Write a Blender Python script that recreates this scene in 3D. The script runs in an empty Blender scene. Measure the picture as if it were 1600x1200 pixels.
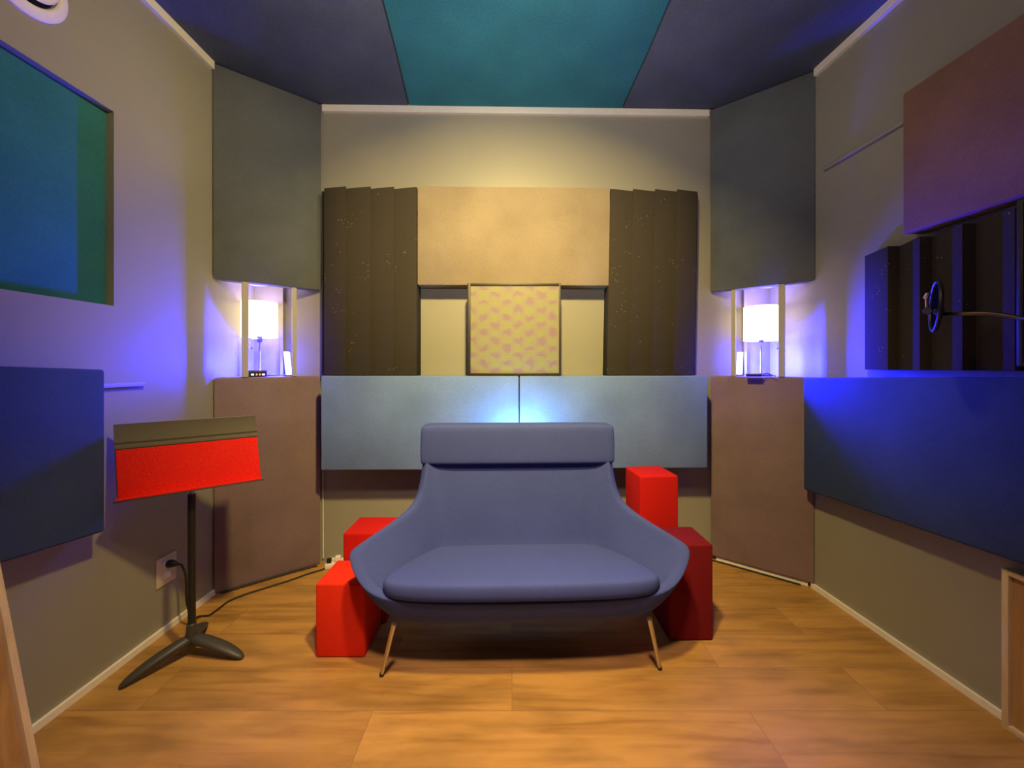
import bpy, bmesh, math, random
from mathutils import Vector, Matrix
random.seed(7)
SC = bpy.context.scene
COL = SC.collection

# ------------------------------------------------------------------ camera model
CAM_H = 1.1185          # eye height above the floor
FPX = 600.0             # focal length in pixels of the 1600 px frame
HOR = 572.0             # horizon row
ROOM_H = 2.6
def P(px, py, d):
    "point at depth d seen at pixel px, py"
    return Vector(((px-800)/FPX*d, d, CAM_H-(py-HOR)/FPX*d))
def PX(px, d): return (px-800)/FPX*d
def PZ(py, d): return CAM_H-(py-HOR)/FPX*d

XL = -1.465                                   # left wall plane
def XR(y): return 1.618-0.05*y                # right wall line
def YB(x): return 2.212+0.02*x                # back wall line
YREAR = -1.25

# ------------------------------------------------------------------ materials
def srgb(r, g, b):
    f = lambda c: (c/255/12.92) if c/255 <= 0.04045 else ((c/255+0.055)/1.055)**2.4
    return (f(r), f(g), f(b), 1)

def new_mat(name):
    m = bpy.data.materials.new(name); m.use_nodes = True
    nt = m.node_tree
    b = nt.nodes['Principled BSDF']
    return m, nt, b

def plain(name, col, rough=0.5, metal=0.0, spec=0.5):
    m, nt, b = new_mat(name)
    n = nt.nodes.new('ShaderNodeTexNoise'); n.inputs['Scale'].default_value = 35
    tc = nt.nodes.new('ShaderNodeTexCoord'); nt.links.new(tc.outputs['Object'], n.inputs['Vector'])
    mx = nt.nodes.new('ShaderNodeMix'); mx.data_type = 'RGBA'
    c = Vector(col[:3])
    mx.inputs[6].default_value = (*(c*0.94), 1); mx.inputs[7].default_value = (*(c*1.06), 1)
    nt.links.new(n.outputs['Fac'], mx.inputs[0]); nt.links.new(mx.outputs[2], b.inputs['Base Color'])
    b.inputs['Roughness'].default_value = rough; b.inputs['Metallic'].default_value = metal
    b.inputs['Specular IOR Level'].default_value = spec
    return m

def fabric(name, col, thread=420, var=0.16, bump=0.25, spec=0.15, slub=True, blotch=0.12):
    "woven cloth: two crossed thread waves, slubs and slow blotches"
    m, nt, b = new_mat(name)
    L = nt.links.new
    tc = nt.nodes.new('ShaderNodeTexCoord')
    def noise(scale, sx, sy, sz, detail=3):
        mp = nt.nodes.new('ShaderNodeMapping'); mp.inputs['Scale'].default_value = (sx, sy, sz)
        L(tc.outputs['Object'], mp.inputs['Vector'])
        n = nt.nodes.new('ShaderNodeTexNoise'); n.inputs['Scale'].default_value = scale; n.inputs['Detail'].default_value = detail
        L(mp.outputs['Vector'], n.inputs['Vector']); return n
    warp = noise(thread*0.25, 1, 1, 9) if slub else noise(thread*0.5, 1, 1, 1)
    weft = noise(thread*0.25, 9, 9, 1)
    big = noise(4.0, 1, 1, 1)
    add = nt.nodes.new('ShaderNodeMath'); add.operation = 'ADD'
    L(warp.outputs['Fac'], add.inputs[0]); L(weft.outputs['Fac'], add.inputs[1])
    half = nt.nodes.new('ShaderNodeMath'); half.operation = 'MULTIPLY'; half.inputs[1].default_value = 0.5
    L(add.outputs[0], half.inputs[0])
    rmp = nt.nodes.new('ShaderNodeMapRange'); rmp.inputs[1].default_value = 0.35; rmp.inputs[2].default_value = 0.65
    L(half.outputs[0], rmp.inputs[0])
    c = Vector(col[:3])
    mx = nt.nodes.new('ShaderNodeMix'); mx.data_type = 'RGBA'
    mx.inputs[6].default_value = (*(c*(1-var)), 1); mx.inputs[7].default_value = (*(c*(1+var)), 1)
    L(rmp.outputs[0], mx.inputs[0])
    mx2 = nt.nodes.new('ShaderNodeMix'); mx2.data_type = 'RGBA'; mx2.blend_type = 'MULTIPLY'; mx2.inputs[0].default_value = 1
    r2 = nt.nodes.new('ShaderNodeMapRange'); r2.inputs[1].default_value = 0.3; r2.inputs[2].default_value = 0.7
    r2.inputs[3].default_value = 1-blotch; r2.inputs[4].default_value = 1+blotch
    L(big.outputs['Fac'], r2.inputs[0]); L(mx.outputs[2], mx2.inputs[6]); L(r2.outputs[0], mx2.inputs[7])
    L(mx2.outputs[2], b.inputs['Base Color'])
    bp = nt.nodes.new('ShaderNodeBump'); bp.inputs['Strength'].default_value = bump; bp.inputs['Distance'].default_value = 0.002
    L(half.outputs[0], bp.inputs['Height']); L(bp.outputs['Normal'], b.inputs['Normal'])
    b.inputs['Roughness'].default_value = 0.92; b.inputs['Specular IOR Level'].default_value = spec
    return m

def wall_paint(name, col, rough=0.45, spec=0.35):
    m, nt, b = new_mat(name); L = nt.links.new
    tc = nt.nodes.new('ShaderNodeTexCoord')
    n = nt.nodes.new('ShaderNodeTexNoise'); n.inputs['Scale'].default_value = 180; n.inputs['Detail'].default_value = 2
    L(tc.outputs['Object'], n.inputs['Vector'])
    n2 = nt.nodes.new('ShaderNodeTexNoise'); n2.inputs['Scale'].default_value = 3
    L(tc.outputs['Object'], n2.inputs['Vector'])
    mx = nt.nodes.new('ShaderNodeMix'); mx.data_type = 'RGBA'; c = Vector(col[:3])
    mx.inputs[6].default_value = (*(c*0.95), 1); mx.inputs[7].default_value = (*(c*1.05), 1)
    L(n2.outputs['Fac'], mx.inputs[0]); L(mx.outputs[2], b.inputs['Base Color'])
    bp = nt.nodes.new('ShaderNodeBump'); bp.inputs['Strength'].default_value = 0.12; bp.inputs['Distance'].default_value = 0.001
    L(n.outputs['Fac'], bp.inputs['Height']); L(bp.outputs['Normal'], b.inputs['Normal'])
    b.inputs['Roughness'].default_value = rough; b.inputs['Specular IOR Level'].default_value = spec
    return m

def foam_mat(name, col):
    m, nt, b = new_mat(name); L = nt.links.new
    tc = nt.nodes.new('ShaderNodeTexCoord')
    n = nt.nodes.new('ShaderNodeTexNoise'); n.inputs['Scale'].default_value = 260; n.inputs['Detail'].default_value = 4
    L(tc.outputs['Object'], n.inputs['Vector'])
    v = nt.nodes.new('ShaderNodeTexVoronoi'); v.inputs['Scale'].default_value = 60
    L(tc.outputs['Object'], v.inputs['Vector'])
    patch = nt.nodes.new('ShaderNodeTexNoise'); patch.inputs['Scale'].default_value = 9; L(tc.outputs['Object'], patch.inputs['Vector'])
    lt = nt.nodes.new('ShaderNodeMath'); lt.operation = 'LESS_THAN'; lt.inputs[1].default_value = 0.17
    L(v.outputs['Distance'], lt.inputs[0])
    gt = nt.nodes.new('ShaderNodeMath'); gt.operation = 'GREATER_THAN'; gt.inputs[1].default_value = 0.62
    L(patch.outputs['Fac'], gt.inputs[0])
    mu = nt.nodes.new('ShaderNodeMath'); mu.operation = 'MULTIPLY'; L(lt.outputs[0], mu.inputs[0]); L(gt.outputs[0], mu.inputs[1])
    c = Vector(col[:3])
    mx = nt.nodes.new('ShaderNodeMix'); mx.data_type = 'RGBA'
    mx.inputs[6].default_value = (*(c*0.75), 1); mx.inputs[7].default_value = (*(c*1.25), 1)
    L(n.outputs['Fac'], mx.inputs[0])
    mx2 = nt.nodes.new('ShaderNodeMix'); mx2.data_type = 'RGBA'
    L(mu.outputs[0], mx2.inputs[0]); L(mx.outputs[2], mx2.inputs[6]); mx2.inputs[7].default_value = (0.22, 0.18, 0.12, 1)
    L(mx2.outputs[2], b.inputs['Base Color'])
    bp = nt.nodes.new('ShaderNodeBump'); bp.inputs['Strength'].default_value = 0.5; bp.inputs['Distance'].default_value = 0.003
    L(n.outputs['Fac'], bp.inputs['Height']); L(bp.outputs['Normal'], b.inputs['Normal'])
    b.inputs['Roughness'].default_value = 1.0; b.inputs['Specular IOR Level'].default_value = 0.05
    return m

def floor_mat():
    m, nt, b = new_mat('laminate_planks'); L = nt.links.new
    tc = nt.nodes.new('ShaderNodeTexCoord')
    br = nt.nodes.new('ShaderNodeTexBrick')
    br.inputs['Scale'].default_value = 1.0; br.inputs['Brick Width'].default_value = 1.22; br.inputs['Row Height'].default_value = 0.178
    br.inputs['Mortar Size'].default_value = 0.0012; br.inputs['Mortar Smooth'].default_value = 0.2; br.offset = 0.37
    br.inputs['Color1'].default_value = (0.0, 0.0, 0.0, 1); br.inputs['Color2'].default_value = (1, 1, 1, 1); br.inputs['Mortar'].default_value = (0.35, 0.35, 0.35, 1)
    L(tc.outputs['Object'], br.inputs['Vector'])
    off = nt.nodes.new('ShaderNodeVectorMath'); off.operation = 'MULTIPLY_ADD'
    off.inputs[1].default_value = (3.1, 1.7, 5.0); L(br.outputs['Color'], off.inputs[0]); L(tc.outputs['Object'], off.inputs[2])
    mp = nt.nodes.new('ShaderNodeMapping'); mp.inputs['Scale'].default_value = (1.3, 16, 1); L(off.outputs[0], mp.inputs['Vector'])
    gr = nt.nodes.new('ShaderNodeTexNoise'); gr.inputs['Scale'].default_value = 1.6; gr.inputs['Detail'].default_value = 7; gr.inputs['Distortion'].default_value = 0.8
    L(mp.outputs[0], gr.inputs['Vector'])
    mp2 = nt.nodes.new('ShaderNodeMapping'); mp2.inputs['Scale'].default_value = (2.2, 7, 1); L(off.outputs[0], mp2.inputs['Vector'])
    kn = nt.nodes.new('ShaderNodeTexNoise'); kn.inputs['Scale'].default_value = 1.5; kn.inputs['Detail'].default_value = 3; L(mp2.outputs[0], kn.inputs['Vector'])
    ramp = nt.nodes.new('ShaderNodeValToRGB'); e = ramp.color_ramp.elements
    e[0].position = 0.28; e[0].color = (0.30, 0.145, 0.036, 1); e[1].position = 0.72; e[1].color = (0.48, 0.265, 0.078, 1)
    k = ramp.color_ramp.elements.new(0.48); k.color = (0.40, 0.22, 0.058, 1)
    L(gr.outputs['Fac'], ramp.inputs[0])
    kr = nt.nodes.new('ShaderNodeMapRange'); kr.inputs[1].default_value = 0.30; kr.inputs[2].default_value = 0.55; kr.inputs[3].default_value = 0.72; kr.inputs[4].default_value = 1.05
    L(kn.outputs['Fac'], kr.inputs[0])
    mx = nt.nodes.new('ShaderNodeMix'); mx.data_type = 'RGBA'; mx.blend_type = 'MULTIPLY'; mx.inputs[0].default_value = 1
    L(ramp.outputs[0], mx.inputs[6]); L(kr.outputs[0], mx.inputs[7])
    tone = nt.nodes.new('ShaderNodeMapRange'); tone.inputs[3].default_value = 0.93; tone.inputs[4].default_value = 1.06
    L(br.outputs['Color'], tone.inputs[0])
    mx2 = nt.nodes.new('ShaderNodeMix'); mx2.data_type = 'RGBA'; mx2.blend_type = 'MULTIPLY'; mx2.inputs[0].default_value = 1
    L(mx.outputs[2], mx2.inputs[6]); L(tone.outputs[0], mx2.inputs[7])
    mx3 = nt.nodes.new('ShaderNodeMix'); mx3.data_type = 'RGBA'; L(br.outputs['Fac'], mx3.inputs[0])
    L(mx2.outputs[2], mx3.inputs[6]); mx3.inputs[7].default_value = (0.25, 0.135, 0.055, 1)
    L(mx3.outputs[2], b.inputs['Base Color'])
    b.inputs['Roughness'].default_value = 0.42; b.inputs['Specular IOR Level'].default_value = 0.45
    bp = nt.nodes.new('ShaderNodeBump'); bp.inputs['Strength'].default_value = 0.08; bp.inputs['Distance'].default_value = 0.001
    L(gr.outputs['Fac'], bp.inputs['Height']); L(bp.outputs['Normal'], b.inputs['Normal'])
    return m

def wood_mat(name, dark, light, axis=2):
    m, nt, b = new_mat(name); L = nt.links.new
    tc = nt.nodes.new('ShaderNodeTexCoord'); mp = nt.nodes.new('ShaderNodeMapping')
    s = [26, 26, 26]; s[axis] = 2.0; mp.inputs['Scale'].default_value = s
    L(tc.outputs['Object'], mp.inputs['Vector'])
    n = nt.nodes.new('ShaderNodeTexNoise'); n.inputs['Scale'].default_value = 1.5; n.inputs['Detail'].default_value = 6; n.inputs['Distortion'].default_value = 0.6
    L(mp.outputs[0], n.inputs['Vector'])
    r = nt.nodes.new('ShaderNodeValToRGB'); r.color_ramp.elements[0].color = (*dark, 1); r.color_ramp.elements[1].color = (*light, 1)
    r.color_ramp.elements[0].position = 0.3; r.color_ramp.elements[1].position = 0.7
    L(n.outputs['Fac'], r.inputs[0]); L(r.outputs[0], b.inputs['Base Color'])
    b.inputs['Roughness'].default_value = 0.55
    return m

def mesh_screen_mat():
    "fine woven screen cloth with a staggered pink and green moire painted into its colour"
    m, nt, b = new_mat('screen_cloth'); L = nt.links.new
    tc = nt.nodes.new('ShaderNodeTexCoord'); sp = nt.nodes.new('ShaderNodeSeparateXYZ'); L(tc.outputs['Object'], sp.inputs[0])
    def sine(sock, freq, ph):
        a = nt.nodes.new('ShaderNodeMath'); a.operation = 'MULTIPLY_ADD'; a.inputs[1].default_value = freq; a.inputs[2].default_value = ph; L(sock, a.inputs[0])
        s = nt.nodes.new('ShaderNodeMath'); s.operation = 'SINE'; L(a.outputs[0], s.inputs[0]); return s
    nz = nt.nodes.new('ShaderNodeTexNoise'); nz.inputs['Scale'].default_value = 18; L(tc.outputs['Object'], nz.inputs['Vector'])
    wob = nt.nodes.new('ShaderNodeMath'); wob.operation = 'MULTIPLY_ADD'; wob.inputs[1].default_value = 0.09; L(nz.outputs['Fac'], wob.inputs[0]); L(sp.outputs['Z'], wob.inputs[2])
    sx = sine(sp.outputs['X'], 2*math.pi/0.125, 0.6); sz = sine(wob.outputs[0], 2*math.pi/0.082, 0.3)
    mu = nt.nodes.new('ShaderNodeMath'); mu.operation = 'MULTIPLY'; L(sx.outputs[0], mu.inputs[0]); L(sz.outputs[0], mu.inputs[1])
    rr = nt.nodes.new('ShaderNodeMapRange'); rr.inputs[1].default_value = -0.75; rr.inputs[2].default_value = 0.75; L(mu.outputs[0], rr.inputs[0])
    ramp = nt.nodes.new('ShaderNodeValToRGB'); e = ramp.color_ramp.elements
    e[0].position = 0.0; e[0].color = (0.225, 0.155, 0.175, 1); e[1].position = 1.0; e[1].color = (0.235, 0.245, 0.10, 1)
    k = e.new(0.5); k.color = (0.25, 0.215, 0.145, 1)
    L(rr.outputs[0], ramp.inputs[0])
    fx = sine(sp.outputs['X'], 2*math.pi/0.006, 0); fz = sine(sp.outputs['Z'], 2*math.pi/0.006, 0)
    ad = nt.nodes.new('ShaderNodeMath'); ad.operation = 'ADD'; L(fx.outputs[0], ad.inputs[0]); L(fz.outputs[0], ad.inputs[1])
    fr = nt.nodes.new('ShaderNodeMapRange'); fr.inputs[1].default_value = -2; fr.inputs[2].default_value = 2; fr.inputs[3].default_value = 0.72; fr.inputs[4].default_value = 1.2
    L(ad.outputs[0], fr.inputs[0])
    mx = nt.nodes.new('ShaderNodeMix'); mx.data_type = 'RGBA'; mx.blend_type = 'MULTIPLY'; mx.inputs[0].default_value = 1
    L(ramp.outputs[0], mx.inputs[6]); L(fr.outputs[0], mx.inputs[7]); L(mx.outputs[2], b.inputs['Base Color'])
    b.inputs['Roughness'].default_value = 0.6
    return m

def glow(name, col, strength, base=(0.8, 0.8, 0.8)):
    m, nt, b = new_mat(name)
    b.inputs['Base Color'].default_value = (*base, 1)
    b.inputs['Emission Color'].default_value = (*col, 1); b.inputs['Emission Strength'].default_value = strength
    return m

M = {}
M['wall'] = wall_paint('grey_wall_paint', (0.30, 0.292, 0.25))
M['rear'] = wall_paint('grey_rear_paint', (0.30, 0.29, 0.27))
M['floor'] = floor_mat()
M['white'] = plain('white_trim_paint', (0.85, 0.82, 0.74), 0.5)
M['post'] = plain('cream_painted_wood', (0.42, 0.40, 0.35), 0.6)
M['blue'] = fabric('slate_blue_cloth', (0.16, 0.25, 0.56))
M['teal'] = fabric('teal_cloth', (0.045, 0.235, 0.30))
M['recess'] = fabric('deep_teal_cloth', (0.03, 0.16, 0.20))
M['royal'] = fabric('royal_blue_cloth', (0.042, 0.070, 0.155))
M['navy'] = fabric('dark_indigo_cloth', (0.10, 0.118, 0.18))
M['grey'] = fabric('charcoal_grey_cloth', (0.118, 0.132, 0.15))
M['mauve'] = fabric('taupe_cloth', (0.225, 0.16, 0.18))
M['tan'] = fabric('tan_cloth', (0.275, 0.225, 0.165))
M['maroon'] = fabric('brown_maroon_cloth', (0.23, 0.13, 0.095))
M['foam'] = foam_mat('charcoal_foam', (0.055, 0.047, 0.04))
M['sofa'] = fabric('indigo_upholstery', (0.062, 0.088, 0.29), thread=600, bump=0.15, slub=False, blotch=0.06)
M['red'] = fabric('red_felt', (0.50, 0.010, 0.006), thread=900, bump=0.3, slub=False, blotch=0.05)
M['stand_red'] = fabric('scarlet_felt', (0.80, 0.020, 0.012), thread=500, bump=0.5, slub=False, var=0.25, blotch=0.05)
M['orange_red'] = fabric('bright_red_felt', (0.74, 0.030, 0.008), thread=900, bump=0.3, slub=False, blotch=0.05)
M['shaded_red'] = fabric('shaded_red_felt', (0.17, 0.008, 0.012), thread=900, bump=0.3, slub=False, blotch=0.05)  # dark red lowered further for the loveseat's shadow on this box
M['steel'] = plain('brushed_steel', (0.55, 0.5, 0.45), 0.3, 1.0)
M['chrome'] = plain('chrome', (0.8, 0.8, 0.8), 0.12, 1.0)
M['stand'] = plain('black_powder_coat', (0.045, 0.043, 0.04), 0.5)
M['desk'] = plain('lit_desk_enamel', (0.13, 0.12, 0.095), 0.45)  # black metal lightened to olive for the light it reflects
M['black'] = plain('black_plastic', (0.012, 0.012, 0.013), 0.45)
M['rubber'] = plain('black_cable_rubber', (0.018, 0.016, 0.015), 0.6)
M['nylon'] = plain('black_nylon_mesh', (0.006, 0.006, 0.006), 1.0, 0.0, 0.0)
M['bronze'] = plain('dark_gooseneck_metal', (0.16, 0.13, 0.10), 0.35, 1.0)
M['plate'] = plain('ivory_plastic', (0.62, 0.56, 0.48), 0.4)
M['plastic'] = plain('white_plastic', (0.8, 0.78, 0.72), 0.4)
M['vent'] = plain('white_vent_enamel', (0.85, 0.80, 0.72), 0.4)
M['frame'] = plain('dark_brown_frame', (0.026, 0.021, 0.016), 0.5)
M['screen'] = mesh_screen_mat()
M['maple'] = wood_mat('pale_maple', (0.60, 0.46, 0.28), (0.74, 0.60, 0.40))
M['ply'] = wood_mat('amber_plywood', (0.36, 0.20, 0.07), (0.50, 0.30, 0.12))
M['shade'] = glow('lit_lamp_shade', (1.0, 0.77, 0.45), 3.0)
M['led'] = glow('blue_led_diffuser', (0.12, 0.12, 1.0), 14.0)
M['led_red'] = glow('red_indicator', (1.0, 0.06, 0.03), 3.0)
M['led_white'] = glow('white_indicator', (0.9, 0.9, 1.0), 2.0)
M['rail'] = plain('grey_painted_rail', (0.30, 0.29, 0.28), 0.5)

# ------------------------------------------------------------------ mesh helpers
def finish(name, bm, mat, parent=None, origin=None, smooth=True, bevel=0.0, bevel_seg=2, subsurf=0, angle=35):
    bmesh.ops.recalc_face_normals(bm, faces=bm.faces[:])
    if bevel > 0:
        eds = [e for e in bm.edges if len(e.link_faces) == 2 and e.calc_face_angle(0) > math.radians(30)]
        bmesh.ops.bevel(bm, geom=eds, offset=bevel, segments=bevel_seg, profile=0.5, affect='EDGES', clamp_overlap=True)
    vs = [v.co for v in bm.verts]
    if origin is None:
        mn = Vector((min(v.x for v in vs), min(v.y for v in vs), min(v.z for v in vs)))
        mx = Vector((max(v.x for v in vs), max(v.y for v in vs), max(v.z for v in vs)))
        origin = Vector(((mn.x+mx.x)/2, (mn.y+mx.y)/2, mn.z))
    origin = Vector(origin)
    for v in bm.verts: v.co -= origin
    me = bpy.data.meshes.new(name); bm.to_mesh(me); bm.free()
    me.materials.append(mat)
    if smooth:
        for p in me.polygons: p.use_smooth = True
        try: me.set_sharp_from_angle(angle=math.radians(angle))
        except Exception: pass
    o = bpy.data.objects.new(name, me); COL.objects.link(o)
    if parent is not None:
        o.parent = parent; o.location = origin-world_loc(parent)
    else:
        o.location = origin
    if subsurf:
        md = o.modifiers.new('smooth', 'SUBSURF'); md.levels = subsurf; md.render_levels = subsurf
    return o

def world_loc(o):
    p = Vector(o.location)
    while o.parent is not None:
        o = o.parent; p = p+Vector(o.location)
    return p

def tag(o, label, cat, group=None):
    o['label'] = label; o['category'] = cat
    if group: o['group'] = group
    return o
def thing(name, loc, label, cat, group=None):
    o = bpy.data.objects.new(name, None); o.empty_display_size = 0.05; COL.objects.link(o); o.location = loc
    return tag(o, label, cat, group)
def struct(o):
    o['kind'] = 'structure'; return o

def prism(poly, z0, z1, bm=None):
    "vertical prism over a plan polygon; z may be a list per corner"
    bm = bm or bmesh.new(); n = len(poly)
    za = z0 if isinstance(z0, (list, tuple)) else [z0]*n
    zb = z1 if isinstance(z1, (list, tuple)) else [z1]*n
    lo = [bm.verts.new((p[0], p[1], za[i])) for i, p in enumerate(poly)]
    hi = [bm.verts.new((p[0], p[1], zb[i])) for i, p in enumerate(poly)]
    bm.faces.new(lo[::-1]); bm.faces.new(hi)
    for i in range(n):
        j = (i+1) % n; bm.faces.new((lo[i], lo[j], hi[j], hi[i]))
    return bm
def box(x0, x1, y0, y1, z0, z1, bm=None):
    return prism([(x0, y0), (x1, y0), (x1, y1), (x0, y1)], z0, z1, bm)
def hexa(front, back, bm=None):
    "solid between a front quad and its back quad"
    bm = bm or bmesh.new()
    a = [bm.verts.new(p) for p in front]; b = [bm.verts.new(p) for p in back]
    bm.faces.new(a); bm.faces.new(b[::-1])
    for i in range(4):
        j = (i+1) % 4; bm.faces.new((a[i], b[i], b[j], a[j]))
    return bm
def basis(d):
    d = d.normalized(); u = d.cross(Vector((0, 0, 1)))
    if u.length < 1e-4: u = Vector((1, 0, 0))
    u.normalize(); return u, d.cross(u).normalized()
def tube(pts, r, seg=10, bm=None, radii=None, cap=True):
    bm = bm or bmesh.new(); pts = [Vector(p) for p in pts]; rings = []
    n = len(pts); u = None
    for i, p in enumerate(pts):
        d = pts[min(i+1, n-1)]-pts[max(i-1, 0)]
        if u is None: u, w = basis(d)
        else:
            dn = d.normalized(); u = (u-dn*u.dot(dn)).normalized(); w = dn.cross(u)
        rr = radii[i] if radii else r
        rings.append([bm.verts.new(p+(u*math.cos(2*math.pi*k/seg)+w*math.sin(2*math.pi*k/seg))*rr) for k in range(seg)])
    for a, b in zip(rings[:-1], rings[1:]):
        for k in range(seg): bm.faces.new((a[k], a[(k+1) % seg], b[(k+1) % seg], b[k]))
    if cap: bm.faces.new(rings[0][::-1]); bm.faces.new(rings[-1])
    return bm
def spline(pts, sub=8):
    pts = [Vector(p) for p in pts]; q = [pts[0]*2-pts[1]]+pts+[pts[-1]*2-pts[-2]]; out = []
    for i in range(1, len(q)-2):
        for s in range(sub):
            t = s/sub; a, b, c, d = q[i-1], q[i], q[i+1], q[i+2]
            out.append(0.5*((2*b)+(c-a)*t+(2*a-5*b+4*c-d)*t*t+(3*b-a-3*c+d)*t**3))
    out.append(pts[-1]); return out
def lathe(prof, c, seg=32, bm=None, axis=None):
    "profile of (radius, height) turned about a vertical axis through c, or along axis"
    bm = bm or bmesh.new(); c = Vector(c); ax = Vector(axis or (0, 0, 1)).normalized()
    u, w = basis(ax); rings = []
    for r, h in prof:
        if r < 1e-6: rings.append([bm.verts.new(c+ax*h)])
        else: rings.append([bm.verts.new(c+ax*h+(u*math.cos(2*math.pi*k/seg)+w*math.sin(2*math.pi*k/seg))*r) for k in range(seg)])
    for a, b in zip(rings[:-1], rings[1:]):
        for k in range(seg):
            j = (k+1) % seg
            if len(a) == 1 and len(b) == 1: continue
            if len(a) == 1: bm.faces.new((a[0], b[k], b[j]))
            elif len(b) == 1: bm.faces.new((a[k], a[j], b[0]))
            else: bm.faces.new((a[k], a[j], b[j], b[k]))
    return bm
def loft(rings, bm=None, cap0=True, cap1=True):
    bm = bm or bmesh.new(); R = [[bm.verts.new(p) for p in r] for r in rings]; n = len(R[0])
    for a, b in zip(R[:-1], R[1:]):
        for k in range(n): bm.faces.new((a[k], a[(k+1) % n], b[(k+1) % n], b[k]))
    for ring, do in ((R[0], cap0), (R[-1], cap1)):
        if do:
            c = sum((v.co for v in ring), Vector())/n; cv = bm.verts.new(c)
            for k in range(n): bm.faces.new((ring[k], ring[(k+1) % n], cv))
    return bm

# ------------------------------------------------------------------ room shell
struct(finish('floor', box(-1.7, 1.9, YREAR-0.1, 2.4, -0.05, 0), M['floor'], origin=(0, 0, 0), smooth=False))
struct(finish('ceiling', box(-1.7, 1.9, YREAR-0.1, 2.4, 2.625, 2.70), M['wall'], smooth=False))
# left wall with the shallow window opening
RY0, RY1, RZ0, RZ1 = 0.45, 1.413, 1.340, 2.054
TH = 0.12
bm = bmesh.new()
for (y0, y1, z0, z1) in ((YREAR, RY0, 0, 2.625), (RY1, 2.30, 0, 2.625), (RY0, RY1, 0, RZ0), (RY0, RY1, RZ1, 2.625)):
    box(XL-TH, XL, y0, y1, z0, z1, bm)
bmesh.ops.remove_doubles(bm, verts=bm.verts[:], dist=1e-5)
struct(finish('wall_left', bm, M['wall'], smooth=False))
struct(finish('wall_right', prism([(XR(YREAR), YREAR), (XR(2.3), 2.30), (XR(2.3)+TH, 2.30), (XR(YREAR)+TH, YREAR)], 0, 2.625), M['wall'], smooth=False))
struct(finish('wall_back', prism([(XL, YB(XL)), (XR(2.25), YB(XR(2.25))), (XR(2.25), 2.4), (XL, 2.4)], 0, 2.625), M['wall'], smooth=False))
struct(finish('wall_rear', box(XL, XR(YREAR), YREAR-0.1, YREAR, 0, 2.625), M['rear'], smooth=False))

# corner trap ends (plan): left A-B, right C-D
A = Vector((-1.460, 1.872)); B = Vector((-1.079, 2.173))
D = Vector((1.519, 1.922)); C = Vector((1.145, 2.222))

# baseboards and ceiling trim
struct(finish('baseboard_left', box(XL, XL+0.012, YREAR, 1.90, 0, 0.024), M['white'], smooth=False))
struct(finish('baseboard_right', prism([(XR(YREAR)-0.012, YREAR), (XR(1.94)-0.012, 1.94), (XR(1.94), 1.94), (XR(YREAR), YREAR)], 0, 0.024), M['white'], smooth=False))
struct(finish('baseboard_back', prism([(-1.05, YB(-1.05)-0.012), (1.12, YB(1.12)-0.012), (1.12, YB(1.12)), (-1.05, YB(-1.05))], 0, 0.024), M['white'], smooth=False))
struct(finish('trim_1', box(XL, XL+0.018, YREAR, 1.868, 2.562, 2.600), M['white'], smooth=False))
struct(finish('trim_2', prism([(XR(YREAR)-0.018, YREAR), (XR(1.915)-0.018, 1.915), (XR(1.915), 1.915), (XR(YREAR), YREAR)], 2.562, 2.600), M['white'], smooth=False))
struct(finish('trim_3', prism([(-1.075, YB(-1.075)-0.018), (1.14, YB(1.14)-0.018), (1.14, YB(1.14)), (-1.075, YB(-1.075))], 2.562, 2.600), M['white'], smooth=False))

# ceiling cloth panels
def ceiling_panel(poly, mat, label):
    n = 14
    o = finish('ceiling_panel', prism(poly, 2.601, 2.625), mat, bevel=0.006)
    return tag(o, label, 'acoustic panel', 'cloth panels on the ceiling')
xl0, xr0 = -0.520, 0.632
ceiling_panel([(-0.505, 1.0), (-0.513, 1.45), (-0.545, 1.80), (-0.585, 2.20), (0.632, 2.215), (0.642, 1.8), (0.640, 1.45), (0.63, 1.0)], M['teal'], 'teal fabric panel along the middle of the ceiling')
ceiling_panel([(XL+0.002, 1.0), (XL+0.002, 2.16), (-0.590, 2.19), (-0.550, 1.80), (-0.518, 1.45), (-0.510, 1.0)], M['navy'], 'dark indigo fabric ceiling panel between teal panel and left wall')
ceiling_panel([(0.635, 1.0), (0.645, 1.45), (0.647, 1.8), (0.637, 2.21), (XR(2.2)-0.005, 2.22), (XR(1.0)-0.005, 1.0)], M['navy'], 'dark indigo fabric ceiling panel between teal panel and right wall')

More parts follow.
